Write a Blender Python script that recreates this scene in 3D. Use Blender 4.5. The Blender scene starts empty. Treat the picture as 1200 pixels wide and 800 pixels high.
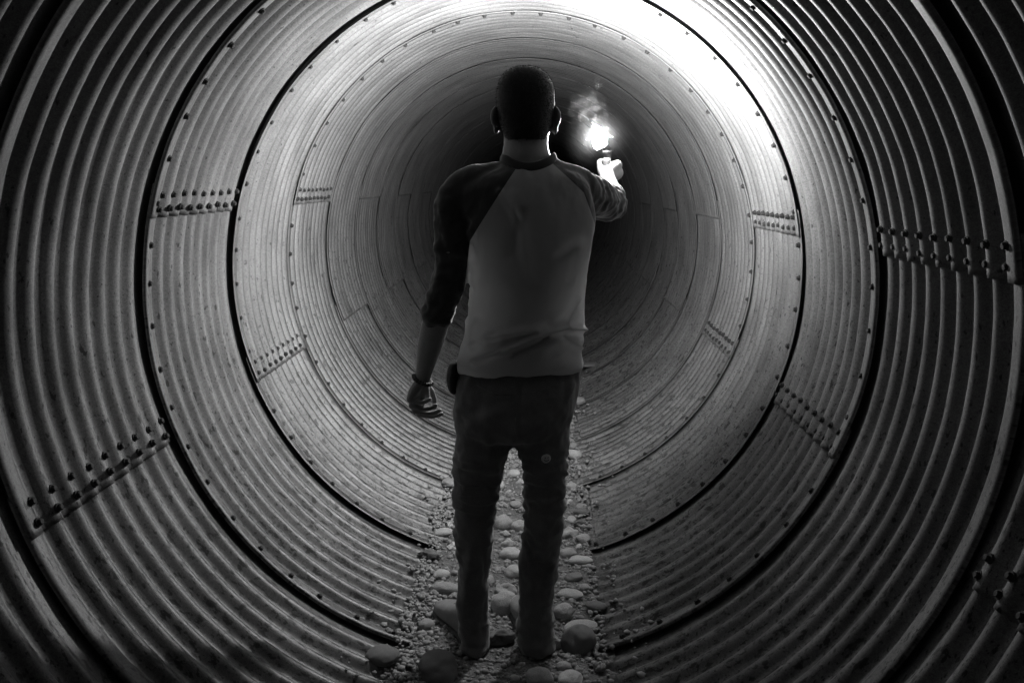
import bpy, bmesh, math, random
import numpy as np
from mathutils import Vector, Matrix, noise
from mathutils.bvhtree import BVHTree

random.seed(7)
rng = np.random.default_rng(7)
SC = bpy.context.scene
COL = SC.collection

# ------------------------------------------------------------------ camera, sky, exposure
F_PX, PITCH, YAW = 1050.0, 0.1754, 0.0324
R, EL, RING = 1.12, 1.0334, 0.787          # pipe radius, its slight vertical stretch, length of one ring
CAM = Vector((0.105, 0.0, 1.487))
AXZ = CAM.z - 0.34 * R                      # height of the pipe's axis above the gravel
S0 = 2.4018 * R                             # distance of the ring seam the man stands at
MY = S0 + 0.0                               # the man's distance

cam = bpy.data.cameras.new('camera')
cam.sensor_width = 36.0
cam.lens = F_PX / 1200 * 36
cam.clip_start, cam.clip_end = 0.02, 3000
co = bpy.data.objects.new('camera', cam)
COL.objects.link(co)
co.location = CAM
co.rotation_euler = (math.pi / 2 - PITCH, 0, YAW)
SC.camera = co
CROT = co.rotation_euler.to_matrix()

W = bpy.data.worlds.new('World')
SC.world = W
W.use_nodes = True
wn, wl = W.node_tree.nodes, W.node_tree.links
sky = wn.new('ShaderNodeTexSky')
sky.sky_type = 'NISHITA'
sky.sun_disc = False
sky.sun_elevation = math.radians(8)
sky.sun_rotation = math.radians(200)
bw = wn.new('ShaderNodeRGBToBW')
wl.new(sky.outputs[0], bw.inputs[0])
wl.new(bw.outputs[0], wn['Background'].inputs['Color'])
wn['Background'].inputs['Strength'].default_value = 0.004

SC.view_settings.view_transform = 'Standard'
SC.view_settings.look = 'None'
SC.view_settings.gamma = 1
SC.view_settings.use_curve_mapping = False
SC.view_settings.exposure = 0.0
FLAME = 5200.0                              # radiance of the burning flare


def P(px, py, Y):
    """The point at distance Y along the tunnel that the photograph (1200x800) shows at px, py."""
    d = CROT @ Vector(((px - 600) / F_PX, -(py - 400) / F_PX, -1.0))
    return CAM + d * (Y / d.y)


def G(px, py, z=0.0):
    """The point of the gravel floor seen at px, py."""
    d = CROT @ Vector(((px - 600) / F_PX, -(py - 400) / F_PX, -1.0))
    return CAM + d * ((z - CAM.z) / d.z)


def in_frame(p, m=0):
    q = CROT.transposed() @ (p - CAM)
    if q.z > -0.1:
        return False
    u, v = 600 + F_PX * q.x / -q.z, 400 - F_PX * q.y / -q.z
    return -m < u < 1200 + m and -m < v < 800 + m


# ------------------------------------------------------------------ helpers
def tag(o, label=None, cat=None, group=None, kind=None):
    for k, v in (('label', label), ('category', cat), ('group', group), ('kind', kind)):
        if v:
            o[k] = v
    return o


def link(name, me, mat=None, parent=None, smooth=True):
    o = bpy.data.objects.new(name, me)
    COL.objects.link(o)
    if mat:
        me.materials.append(mat)
    if parent:
        o.parent = parent
    if smooth and len(me.polygons):
        me.polygons.foreach_set('use_smooth', np.ones(len(me.polygons), bool))
    return o


def mesh(name, v, f):
    me = bpy.data.meshes.new(name)
    me.from_pydata([tuple(a) for a in v], [], f)
    me.update()
    return me


def empty(name, loc=(0, 0, 0)):
    o = bpy.data.objects.new(name, None)
    o.location = loc
    o.empty_display_size = 0.1
    COL.objects.link(o)
    return o


class Shape:
    """Collects closed lofts and balls as one vertex / face list."""

    def __init__(self):
        self.v, self.f = [], []

    def loft(self, rings):
        b = len(self.v)
        n = len(rings[0])
        for r in rings:
            self.v += [tuple(p) for p in r]
        for i in range(len(rings) - 1):
            for j in range(n):
                a, c = b + i * n + j, b + i * n + (j + 1) % n
                self.f.append((a, c, c + n, a + n))
        for i, flip in ((0, True), (len(rings) - 1, False)):
            c = len(self.v)
            self.v.append(tuple(sum((Vector(p) for p in rings[i]), Vector()) / n))
            for j in range(n):
                a, d = b + i * n + j, b + i * n + (j + 1) % n
                self.f.append((d, a, c) if flip else (a, d, c))

    def rows(self, rows, n=40, e=2.0, sub=5):
        """Horizontal cross-sections (cx, cy, z, half width, half depth), joined by a smooth curve."""
        rows = np.array(rows, float)
        t = np.arange(len(rows))
        tt = np.linspace(0, len(rows) - 1, (len(rows) - 1) * sub + 1)
        rr = np.stack([catmull(t, rows[:, k], tt) for k in range(5)], 1)
        a = np.linspace(0, 2 * np.pi, n, endpoint=False)
        ca, sa = np.cos(a), np.sin(a)
        ca, sa = np.sign(ca) * abs(ca) ** (2 / e), np.sign(sa) * abs(sa) ** (2 / e)
        self.loft([np.stack([r[0] + r[3] * ca, r[1] + r[4] * sa, np.full(n, r[2])], 1) for r in rr])

    def tube(self, pts, rad, n=20, sub=6, flat=1.0, side=None, round_ends=True):
        """A tapering limb through pts; flat squeezes it along 'side'."""
        pts = np.array([tuple(p) for p in pts], float)
        rad = np.array(rad, float)
        t = np.arange(len(pts))
        tt = np.linspace(0, len(pts) - 1, (len(pts) - 1) * sub + 1)
        pp = np.stack([catmull(t, pts[:, k], tt) for k in range(3)], 1)
        rr = catmull(t, rad, tt)
        d0, d1 = pp[0] - pp[1], pp[-1] - pp[-2]
        d0, d1 = d0 / np.linalg.norm(d0), d1 / np.linalg.norm(d1)
        if round_ends:
            ca = [math.sin(x) for x in (1.45, 1.1, 0.7, 0.35)]
            cr = [math.cos(x) for x in (1.45, 1.1, 0.7, 0.35)]
            pp = np.concatenate([[pp[0] + d0 * rr[0] * s for s in ca], pp, [pp[-1] + d1 * rr[-1] * s for s in ca[::-1]]])
            rr = np.concatenate([[rr[0] * s for s in cr], rr, [rr[-1] * s for s in cr[::-1]]])
        tan = np.gradient(pp, axis=0)
        tan /= np.linalg.norm(tan, axis=1)[:, None]
        u = np.array(side if side is not None else (0.31, 0.13, 0.94), float)
        rings = []
        a = np.linspace(0, 2 * np.pi, n, endpoint=False)
        for p, r, d in zip(pp, rr, tan):
            u = u - d * u.dot(d)
            u /= np.linalg.norm(u)
            w = np.cross(d, u)
            rings.append(p + r * (np.outer(np.cos(a), u) * flat + np.outer(np.sin(a), w)))
        self.loft(rings)

    def ball(self, c, r, rot=None, n=16):
        c = Vector(c)
        m = rot or Matrix.Identity(3)
        rings = []
        for i in range(1, n):
            th = math.pi * i / n
            rings.append([c + m @ Vector((r[0] * math.sin(th) * math.cos(q), r[1] * math.sin(th) * math.sin(q), -r[2] * math.cos(th)))
                          for q in np.linspace(0, 2 * math.pi, 2 * n, endpoint=False)])
        self.loft(rings)

    def mesh(self, name):
        return mesh(name, self.v, self.f)

    def fused(self, name, voxel, smooth=6, factor=0.5):
        """All shapes melted into one continuous skin."""
        o = bpy.data.objects.new('fuse', self.mesh('fuse'))
        COL.objects.link(o)
        m = o.modifiers.new('r', 'REMESH')
        m.mode, m.voxel_size = 'VOXEL', voxel
        m = o.modifiers.new('s', 'SMOOTH')
        m.iterations, m.factor = smooth, factor
        me = bpy.data.meshes.new_from_object(o.evaluated_get(bpy.context.evaluated_depsgraph_get()))
        old = o.data
        bpy.data.objects.remove(o)
        bpy.data.meshes.remove(old)
        me.name = name
        me.materials.clear()
        return me


def catmull(t, y, tt):
    m = np.gradient(y)
    i = np.clip(tt.astype(int), 0, len(y) - 2)
    s = tt - i
    return ((2 * s**3 - 3 * s**2 + 1) * y[i] + (s**3 - 2 * s**2 + s) * m[i]
            + (-2 * s**3 + 3 * s**2) * y[i + 1] + (s**3 - s**2) * m[i + 1])


def push(me, fn):
    """Move every vertex along its normal by fn(positions, normals)."""
    n = len(me.vertices)
    v = np.empty(n * 3, np.float32)
    me.vertices.foreach_get('co', v)
    nn = np.empty(n * 3, np.float32)
    me.vertex_normals.foreach_get('vector', nn)
    v, nn = v.reshape(-1, 3), nn.reshape(-1, 3)
    v = v + nn * np.asarray(fn(v.astype(float), nn.astype(float)))[:, None]
    me.vertices.foreach_set('co', v.astype(np.float32).ravel())
    me.update()


def fbm(v, scale, oct=3, off=0.0):
    return np.array([noise.fractal(Vector((p[0] * scale[0] + off, p[1] * scale[1], p[2] * scale[2])), 1.0, 2.0, oct) for p in v])


# ------------------------------------------------------------------ materials
class Mat:
    def __init__(self, name):
        self.m = bpy.data.materials.new(name)
        self.m.use_nodes = True
        self.n, self.l = self.m.node_tree.nodes, self.m.node_tree.links
        self.b = self.n['Principled BSDF']
        self.out = self.n['Material Output']

    def node(self, t, **k):
        x = self.n.new('ShaderNode' + t)
        for a, v in k.items():
            if a in x.inputs.keys():
                s = x.inputs[a]
                self.l.new(v, s) if isinstance(v, bpy.types.NodeSocket) else setattr(s, 'default_value', v)
            else:
                setattr(x, a, v)
        return x

    def noise(self, vec, scale, detail=4, rough=0.55):
        x = self.node('TexNoise', Scale=scale, Detail=detail, Roughness=rough)
        self.l.new(vec, x.inputs['Vector'])
        return x.outputs['Fac']

    def ramp(self, fac, stops):
        x = self.node('ValToRGB')
        e = x.color_ramp.elements
        while len(e) < len(stops):
            e.new(0.5)
        for q, (p, c) in zip(e, stops):
            q.position, q.color = p, (c, c, c, 1)
        self.l.new(fac, x.inputs[0])
        return x.outputs[0]

    def math(self, op, a, b=None, clamp=False):
        x = self.node('Math', operation=op, use_clamp=clamp)
        for i, v in enumerate((a, b)):
            if v is None:
                continue
            if isinstance(v, bpy.types.NodeSocket):
                self.l.new(v, x.inputs[i])
            else:
                x.inputs[i].default_value = v
        return x.outputs[0]

    def mapped(self, vec, scale):
        x = self.node('Mapping')
        x.inputs['Scale'].default_value = scale
        self.l.new(vec, x.inputs['Vector'])
        return x.outputs[0]

    def bump(self, h, strength, dist=0.01):
        x = self.node('Bump', Strength=strength, Distance=dist)
        self.l.new(h, x.inputs['Height'])
        self.l.new(x.outputs[0], self.b.inputs['Normal'])

    def set(self, **k):
        for a, v in k.items():
            s = self.b.inputs[a.replace('_', ' ')]
            if isinstance(v, bpy.types.NodeSocket):
                self.l.new(v, s)
            else:
                s.default_value = (v, v, v, 1) if a == 'Base_Color' and isinstance(v, float) else v
        return self


def steel_material():
    M = Mat('galvanised_steel')
    uv = M.node('UVMap').outputs[0]
    rnd = M.node('ObjectInfo').outputs['Random']
    off = M.node('CombineXYZ', X=M.math('MULTIPLY', rnd, 37.0), Y=M.math('MULTIPLY', rnd, 91.0))
    add = M.node('VectorMath', operation='ADD')
    M.l.new(uv, add.inputs[0])
    M.l.new(off.outputs[0], add.inputs[1])
    t = add.outputs[0]
    geo = M.node('NewGeometry')
    z = M.node('SeparateXYZ')
    M.l.new(geo.outputs['Position'], z.inputs[0])
    low = M.node('MapRange', clamp=True)
    M.l.new(z.outputs['Z'], low.inputs['Value'])
    for k, v in (('From Min', 1.5), ('From Max', 0.1), ('To Min', 0.0), ('To Max', 1.0)):
        low.inputs[k].default_value = v
    low = low.outputs[0]
    cloud = M.noise(M.mapped(t, (1.3, 3.0, 1)), 2.2, 5)
    base = M.ramp(cloud, ((0.3, 0.105), (0.7, 0.185)))
    grain = M.math('ADD', M.math('MULTIPLY', M.noise(t, 420, 2), 0.6), M.math('MULTIPLY', M.noise(t, 130, 2), 0.4))
    grain = M.ramp(grain, ((0.33, 0.45), (0.67, 1.4)))
    streak = M.noise(M.mapped(t, (2.0, 60, 1)), 1.0, 3)
    streak = M.ramp(streak, ((0.35, 0.93), (0.65, 1.03)))
    c = M.math('MULTIPLY', base, M.math('MULTIPLY', grain, streak))
    # dark splashes that sit mostly on the lower half
    sp = M.noise(M.mapped(t, (24, 66, 1)), 1.0, 3, 0.6)
    sp = M.math('ADD', sp, M.math('MULTIPLY', low, 0.115))
    sp = M.ramp(sp, ((0.665, 0.0), (0.715, 1.0)))
    sp2 = M.noise(M.mapped(t, (60, 130, 1)), 1.0, 2, 0.5)
    sp2 = M.ramp(M.math('ADD', sp2, M.math('MULTIPLY', low, 0.07)), ((0.66, 0.0), (0.72, 1.0)))
    sp = M.math('MAXIMUM', sp, sp2)
    c = M.math('MULTIPLY', c, M.math('SUBTRACT', 1.0, M.math('MULTIPLY', sp, 0.74)))
    # dried silt film along the invert
    film = M.noise(M.mapped(t, (5, 5, 1)), 1.0, 5, 0.6)
    film = M.math('MULTIPLY', M.ramp(film, ((0.4, 0.0), (0.65, 1.0))), M.math('POWER', low, 1.5))
    c = M.math('MULTIPLY', c, M.math('SUBTRACT', 1.0, M.math('MULTIPLY', film, 0.42)))
    M.set(Base_Color=c, Metallic=0.3, Roughness=M.ramp(cloud, ((0.3, 0.4), (0.7, 0.55))))
    M.bump(M.math('ADD', M.math('MULTIPLY', grain, 0.3), M.math('MULTIPLY', film, 0.6)), 0.25, 0.002)
    return M.m


def simple(name, lo, hi, scale, rough=0.8, bump=0.3, dist=0.004, metallic=0.0, fine=None):
    M = Mat(name)
    t = M.node('TexCoord').outputs['Object']
    n = M.noise(t, scale, 5)
    h = n
    if fine:
        h = M.math('ADD', M.math('MULTIPLY', n, 0.5), M.math('MULTIPLY', M.noise(t, fine, 2), 0.5))
    M.set(Base_Color=M.ramp(h, ((0.3, lo), (0.7, hi))), Roughness=rough, Metallic=metallic)
    M.bump(h, bump, dist)
    return M


def cloth(name, lo, hi, weave, translucent=0.0, bump=0.35):
    M = simple(name, lo, hi, 9, rough=0.95, bump=bump, dist=0.0015, fine=weave)
    M.b.inputs['Sheen Weight'].default_value = 0.35
    M.b.inputs['Sheen Roughness'].default_value = 0.5
    M.b.inputs['Specular IOR Level'].default_value = 0.15
    if translucent:
        tr = M.node('BsdfTranslucent')
        tr.inputs[0].default_value = (hi, hi, hi, 1)
        mx = M.node('MixShader')
        mx.inputs[0].default_value = translucent
        M.l.new(M.b.outputs[0], mx.inputs[1])
        M.l.new(tr.outputs[0], mx.inputs[2])
        M.l.new(mx.outputs[0], M.out.inputs['Surface'])
    return M.m


def stone_material():
    M = Mat('river_stone')
    t = M.node('TexCoord').outputs['Object']
    rnd = M.node('ObjectInfo').outputs['Random']
    n = M.noise(t, 14, 6, 0.6)
    sp = M.noise(t, 120, 2)
    c = M.ramp(n, ((0.3, 0.22), (0.7, 0.42)))
    c = M.math('MULTIPLY', c, M.ramp(sp, ((0.3, 0.7), (0.7, 1.2))))
    c = M.math('MULTIPLY', c, M.math('ADD', M.math('MULTIPLY', rnd, 0.8), 0.6))
    M.set(Base_Color=c, Roughness=0.75)
    M.bump(M.math('ADD', n, M.math('MULTIPLY', sp, 0.3)), 0.5, 0.004)
    return M.m


STEEL = steel_material()
BOLT = simple('bolt_steel', 0.012, 0.03, 60, rough=0.85, metallic=0.1).m
GRAVEL = simple('gravel_silt', 0.05, 0.2, 22, rough=0.95, bump=1.0, dist=0.02, fine=110).m
PEBBLE = simple('pebble', 0.12, 0.36, 25, rough=0.85, fine=90).m
STONE = stone_material()
DARK_STONE = simple('dark_stone', 0.09, 0.19, 30, rough=0.85, bump=0.5, fine=120).m
EARTH = simple('earth', 0.06, 0.12, 3, rough=1.0).m
SKIN = simple('skin', 0.16, 0.22, 40, rough=0.5, bump=0.15, dist=0.002, fine=300)
SKIN.b.inputs['Subsurface Weight'].default_value = 0.1
SKIN.b.inputs['Subsurface Radius'].default_value = (0.008, 0.008, 0.008)
SKIN = SKIN.m
HAIR = simple('dark_hair', 0.005, 0.012, 90, rough=0.6, bump=0.3, dist=0.004)
HAIR.b.inputs['Specular IOR Level'].default_value = 0.22
HAIR = HAIR.m
JERSEY = cloth('pale_jersey', 0.46, 0.54, 700, 0.56)
SLEEVE = cloth('dark_jersey', 0.018, 0.028, 700)
DENIM = cloth('dark_denim', 0.07, 0.16, 420, bump=0.5)
SHOE = simple('worn_suede', 0.13, 0.22, 30, rough=0.9, fine=250).m
SOLE = simple('rubber_sole', 0.04, 0.07, 30, rough=0.7).m
LEATHER = simple('black_leather', 0.008, 0.014, 60, rough=0.55).m
PALE = simple('pale_plastic', 0.45, 0.55, 40, rough=0.4, bump=0.05).m
INK = simple('black_ink', 0.01, 0.015, 40, rough=0.5, bump=0.0).m
EYE = simple('eye_white', 0.65, 0.75, 20, rough=0.2, bump=0.0).m
CARD = simple('flare_paper', 0.3, 0.36, 40, rough=0.7).m
FIRE = Mat('burning_flare')
# emission boosted on normals facing away from the man, to steer the wall light
fn_ = FIRE.node('NewGeometry').outputs['Normal']
fd_ = FIRE.node('VectorMath', operation='DOT_PRODUCT')
FIRE.l.new(fn_, fd_.inputs[0])
fd_.inputs[1].default_value = Vector((-0.3, 0.93, 0.0)).normalized()
fs_ = FIRE.math('MULTIPLY', FIRE.math('MAXIMUM', fd_.outputs['Value'], 0.0), FLAME * 2.1)
# emission cut on downward normals so less light reaches the fist
nz_ = FIRE.node('SeparateXYZ')
FIRE.l.new(fn_, nz_.inputs[0])
under_dim_ = FIRE.node('MapRange', interpolation_type='SMOOTHSTEP')
FIRE.l.new(nz_.outputs['Z'], under_dim_.inputs['Value'])
for k_, v_ in (('From Min', -0.6), ('From Max', 0.15), ('To Min', 0.008), ('To Max', 1.0)):
    under_dim_.inputs[k_].default_value = v_
under_dim_ = under_dim_.outputs[0]
FIRE.set(Base_Color=0.0, Emission_Color=(1, 1, 1, 1), Emission_Strength=FIRE.math('MULTIPLY', FIRE.math('ADD', fs_, FLAME * 0.55), under_dim_))
FIRE = FIRE.m

# ------------------------------------------------------------------ the pipe
AMP, LIP = 0.0135, 0.038


def profile(shut=0):
    """(y, radial offset) along one ring: flat bolted lip, waves, flat tail under the next lip.
    shut 0 ends in a valley and leaves a deep step; shut 1 ends on a crest, so the next lip lies nearly flush."""
    waves = 9.0 if shut else 8.5
    pitch = (RING - 2 * LIP) / waves
    y, o = [0.0, 0.0, 0.02, LIP - 0.006], [-AMP + (0.002 if shut else 0.010), -AMP, -AMP, -AMP]
    for i in range(int(waves * 14) + 1):
        s = i / 14
        c = math.cos(2 * math.pi * s)
        y.append(LIP + s * pitch)
        o.append(-AMP * math.copysign(abs(c) ** 0.85, c))
    end = -AMP if shut else AMP
    y += [RING - 0.03, RING, RING + LIP + (0.004 if shut else pitch / 2 + 0.005)]
    o += [end + 0.009 * shut, end + 0.009 * shut, end + 0.004 + 0.005 * shut]
    return np.array(y), np.array(o)


PROFILES = {0: profile(0), 1: profile(1)}     # the farther seams are pressed nearly shut
PITCHL = (RING - 2 * LIP) / 8.5


def surf(deg, y, rad=0.0):
    a = math.radians(deg)
    return Vector(((R + rad) * math.cos(a), y, AXZ + (R + rad) * EL * math.sin(a)))


def plate_mesh(name, a0, a1, inner, seed, shut=0):
    PY, PO = PROFILES[shut]
    n = int((a1 - a0) / 0.75)
    ang = np.radians(np.linspace(a0, a1, n + 1))
    t = np.linspace(0, 1, n + 1)
    arc = (a1 - a0) * np.minimum(t, 1 - t)
    lap = -0.006 * np.clip(1 - arc / 14, 0, 1) if inner else 0.004 * np.clip(1 - arc / 14, 0, 1)
    nu, nv = n + 1, len(PY)
    v, uv = [], []
    for i in range(nu):
        ca, sa = math.cos(ang[i]), math.sin(ang[i])
        for j in range(nv):
            w = 0.0022 * noise.noise(Vector((ca * 4 + seed, sa * 4, PY[j] * 3))) + 0.0009 * noise.noise(Vector((ca * 16 + seed, sa * 16, PY[j] * 9)))
            r = R + PO[j] + lap[i] + w
            v.append((r * ca, PY[j] + 0.0022 * noise.noise(Vector((ca * 5, sa * 5, seed * 2.0 + j * 0.02))), AXZ + r * EL * sa))
            uv.append((ang[i] * R, PY[j]))
    f = [(i * nv + j, i * nv + j + 1, (i + 1) * nv + j + 1, (i + 1) * nv + j) for i in range(nu - 1) for j in range(nv - 1)]
    # the sheet's thickness along its two lapped edges
    for i, s in ((0, 1), (nu - 1, -1)):
        b = len(v)
        for j in range(nv):
            q = Vector(v[i * nv + j])
            rr = Vector((q.x, 0, q.z - AXZ)).normalized() * 0.006
            v.append(tuple(q + rr))
            uv.append(uv[i * nv + j])
        for j in range(nv - 1):
            f.append((i * nv + j, b + j, b + j + 1, i * nv + j + 1) if s > 0 else (i * nv + j, i * nv + j + 1, b + j + 1, b + j))
    me = mesh(name, v, f)
    ul = me.uv_layers.new(name='UVMap')
    idx = np.empty(len(me.loops), int)
    me.loops.foreach_get('vertex_index', idx)
    ul.data.foreach_set('uv', np.array(uv, np.float32)[idx].ravel())
    me.materials.append(STEEL)
    return me


SEAMS = {0: (-21.0, 163.5, 262.0), 1: (11.5, 198.3, 287.0)}
LAPD = 2.6
plates = {}
for kind, (s0, s1, s2) in SEAMS.items():
    for shut in (0, 1):
        plates[kind, shut] = [plate_mesh('steel_plate', s0 - LAPD, s1 + LAPD, True, 3.1 + kind, shut),
                              plate_mesh('steel_plate', s1 - LAPD, s2 + 1, False, 7.7 + kind, shut),
                              plate_mesh('steel_plate', s2 - 1, s0 + 360 + LAPD, False, 12.3 + kind, shut)]

pipe = tag(empty('culvert_pipe', (0, S0, AXZ - R * EL)), 'corrugated round steel culvert pipe of bolted rings surrounding the man', 'culvert')
POFF = Matrix.Translation(pipe.location).inverted()
bolts = []
for k in range(-6, 26):
    ys_ = 1.05 if k < 0 else 1.0 if k < 18 else 3.0      # the nearer rings are a touch longer, the farthest much longer
    y0 = S0 + k * RING * ys_ if k < 18 else S0 + (18 + 3 * (k - 18)) * RING
    kind = k % 2
    for me in plates[kind, 0 if k < 1 else 1]:
        o = bpy.data.objects.new('steel_plate', me)
        COL.objects.link(o)
        o.parent = pipe
        o.matrix_parent_inverse = POFF
        o.scale.y = ys_
        o.location = (random.uniform(-0.003, 0.003), y0, random.uniform(-0.003, 0.003))
        me.polygons.foreach_set('use_smooth', np.ones(len(me.polygons), bool))
    if k <= 2:
        nb = 54 if k >= 0 else 0
        o0 = random.uniform(0, 6)
        for i in range(nb):
            d = o0 + 360 / nb * i + random.uniform(-0.5, 0.5)
            bolts.append((d, y0 + 0.027, -AMP))
        for s in SEAMS[kind][:2]:
            for row in (-1, 1):
                for q in range(9):
                    s_y = LIP + (q + (0.0 if row > 0 else 0.1)) * PITCHL * (8.5 / 9 if k >= 1 else 1)
                    if s_y > RING - LIP:
                        continue
                    off = -AMP * math.cos(2 * math.pi * (0.0 if row > 0 else 0.1))
                    bolts.append((s + row * 1.15 + random.uniform(-0.15, 0.15), y0 + s_y * ys_, off - 0.006))


def hex_bolt(r, h):
    v, f = [], []
    for z, q in ((-0.004, r), (h * 0.75, r), (h, r * 0.78)):
        for i in range(6):
            v.append((q * math.cos(i * math.pi / 3), q * math.sin(i * math.pi / 3), z))
    for b in (0, 6):
        for i in range(6):
            f.append((b + i, b + (i + 1) % 6, b + 6 + (i + 1) % 6, b + 6 + i))
    f.append((12, 13, 14, 15, 16, 17))
    # washer
    b = len(v)
    for z, q in ((-0.004, r * 1.35), (0.002, r * 1.3)):
        for i in range(12):
            v.append((q * math.cos(i * math.pi / 6), q * math.sin(i * math.pi / 6), z))
    for i in range(12):
        f.append((b + i, b + (i + 1) % 12, b + 12 + (i + 1) % 12, b + 12 + i))
    f.append(tuple(b + 12 + i for i in range(12)))
    return v, f


bv, bf = hex_bolt(0.0085, 0.010)
BOLT_ME = mesh('bolt', bv, bf)
BOLT_ME.materials.append(BOLT)


def bolt_matrix(d, y, off):
    p = surf(d, y, off)
    a = math.radians(d)
    n = Vector((-math.cos(a), 0, -math.sin(a) / EL)).normalized()
    q = n.to_track_quat('Z', 'Y') @ Matrix.Rotation(random.uniform(0, 1), 3, 'Z').to_quaternion()
    return Matrix.Translation(p) @ q.to_matrix().to_4x4()


mats = [bolt_matrix(*b) for b in bolts]
vis = sorted([i for i, m in enumerate(mats) if in_frame(m.translation) and m.translation.z > 0.03],
             key=lambda i: (mats[i].translation - CAM).length)
single = set(vis[:100])
sv, sf = [], []
for i, m in enumerate(mats):
    if i in single:
        o = bpy.data.objects.new('bolt', BOLT_ME)
        COL.objects.link(o)
        o.parent = pipe
        o.matrix_parent_inverse = POFF
        o.matrix_basis = m
    else:
        b = len(sv)
        sv += [tuple(m @ Vector(p)) for p in bv]
        sf += [tuple(b + j for j in q) for q in bf]
o = link('bolt', mesh('bolt', sv, sf), BOLT, pipe, smooth=False)
o.matrix_parent_inverse = POFF
o['kind'] = 'stuff'

# earth outside the pipe, and the gravel strip along its floor
s = 1500
link('ground', mesh('ground', [(-s, -s, -0.12), (s, -s, -0.12), (s, s, -0.12), (-s, s, -0.12)], [(0, 1, 2, 3)]), EARTH)['kind'] = 'structure'


def bed_z(x, y):
    e = abs(x + 0.02) / 0.36
    return (0.016 * noise.noise(Vector((x * 5, y * 4, 1.7))) + 0.007 * noise.noise(Vector((x * 22, y * 20, 4.2)))
            + 0.004 * noise.noise(Vector((x * 70, y * 70, 9.2))) - 0.03 * max(0, e - 0.75) - 0.004)


def pipe_floor(x):
    return AXZ - (R - AMP) * EL * math.sqrt(max(0, 1 - (x / (R - AMP)) ** 2))


v, f = [], []
xs = np.linspace(-0.5, 0.5, 101)
ys = np.concatenate([np.arange(-2.2, 1.5, 0.05), np.arange(1.5, 4.5, 0.01), np.arange(4.5, 9, 0.025), np.arange(9, S0 + 41 * RING, 0.1)])
for y in ys:
    for x in xs:
        v.append((x, y, max(bed_z(x, y), -0.05)))
n = len(xs)
f = [(i * n + j, i * n + j + 1, (i + 1) * n + j + 1, (i + 1) * n + j) for i in range(len(ys) - 1) for j in range(n - 1)]
link('gravel_bed', mesh('gravel_bed', v, f), GRAVEL)['kind'] = 'structure'

# loose pebbles nobody could count
ico = bmesh.new()
bmesh.ops.create_icosphere(ico, subdivisions=1, radius=1)
IV = np.array([q.co[:] for q in ico.verts])
IF = np.array([[q.index for q in p.verts] for p in ico.faces])
ico.free()
cnt, tries = 0, 0
VV, FF = [], []
while cnt < 21000:
    y = 1.55 + (random.random() ** 1.9) * 15
    w = 0.34 + 0.03 * noise.noise(Vector((y * 3, 0, 0)))
    x = random.uniform(-w, w) - 0.02
    if random.random() < 0.022:                  # strays washed up into the grooves
        x = (1 if random.random() < 0.5 else -1) * (w + abs(random.gauss(0, 0.06)))
    dens = 0.6 + 0.9 * noise.noise(Vector((x * 6, y * 5, 3)))
    if x < -0.16 and y < 3.2:
        dens += 0.45
    if abs(x) > w * 0.8 and abs(x) < w * 1.5:
        dens += 0.2
    if random.random() > dens:
        continue
    r = random.choice((0.004, 0.005, 0.006, 0.007, 0.009, 0.012))
    z = max(bed_z(x, y), pipe_floor(x)) + r * 0.25
    q = IV * (1 + rng.uniform(-0.28, 0.28, (len(IV), 1))) * (r * rng.uniform(0.7, 1.35, 3) * np.array([1, 1, 0.75]))
    a = random.uniform(0, 6.28)
    q = q @ np.array([[math.cos(a), math.sin(a), 0], [-math.sin(a), math.cos(a), 0], [0, 0, 1]])
    VV.append(q + (x, y, z))
    FF.append(IF + cnt * len(IV))
    cnt += 1
me = mesh('pebbles', np.concatenate(VV), [tuple(q) for q in np.concatenate(FF)])
o = link('pebbles', me, PEBBLE)
tag(o, kind='stuff', label='loose small pebbles and grit scattered along the gravel strip', cat='gravel')

# ------------------------------------------------------------------ cobbles


def cobble_mesh(seed, rough=0.12, angular=False):
    bm = bmesh.new()
    bmesh.ops.create_icosphere(bm, subdivisions=4, radius=1)
    for q in bm.verts:
        c = q.co.copy()
        d = 1 + rough * 1.6 * noise.noise(c * 0.9 + Vector((seed * 7.3, 0, 0))) + rough * 0.5 * noise.noise(c * 2.6 + Vector((0, seed * 3.1, 0)))
        d += 0.02 * noise.noise(c * 7 + Vector((seed, seed, 0))) + 0.012 * noise.noise(c * 17 + Vector((seed, 0, seed)))
        if angular:
            d *= 1 - 0.25 * max(0, noise.cell(c * 1.6 + Vector((seed, 0, 0)))) ** 2
            c2 = c.copy()
            for ax in ((0.6, 0.3, 0.74), (-0.7, 0.2, 0.6), (0.1, -0.9, 0.4), (0.2, 0.8, 0.5)):
                h = c2.dot(Vector(ax).normalized())
                if h > 0.72:
                    d *= 0.72 / h
        q.co = c * d
    me = bpy.data.meshes.new('cobble')
    bm.to_mesh(me)
    bm.free()
    me.materials.append(STONE)
    me.polygons.foreach_set('use_smooth', np.ones(len(me.polygons), bool))
    return me


COB = [cobble_mesh(i + 1, 0.10 + 0.03 * (i % 4), i in (3, 6)) for i in range(9)]
SMALL = 'small rounded stone half sunk in the gravel strip along the pipe floor'


def cobble(x, y, sx, sy, sz, label, group=None, rot=None, sink=0.35, tilt=(0, 0), me=None, name='cobble', cat='stone'):
    o = bpy.data.objects.new(name, me or random.choice(COB))
    COL.objects.link(o)
    z = max(bed_z(x, y), pipe_floor(x) if abs(x) > 0.2 else -1)
    o.location = (x, y, z + sz * (1 - 2 * sink) if sink < 0.5 else z)
    o.rotation_euler = (tilt[0], tilt[1], random.uniform(0, 6.28) if rot is None else rot)
    o.scale = (sx, sy, sz)
    return tag(o, label, cat, group)


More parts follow.
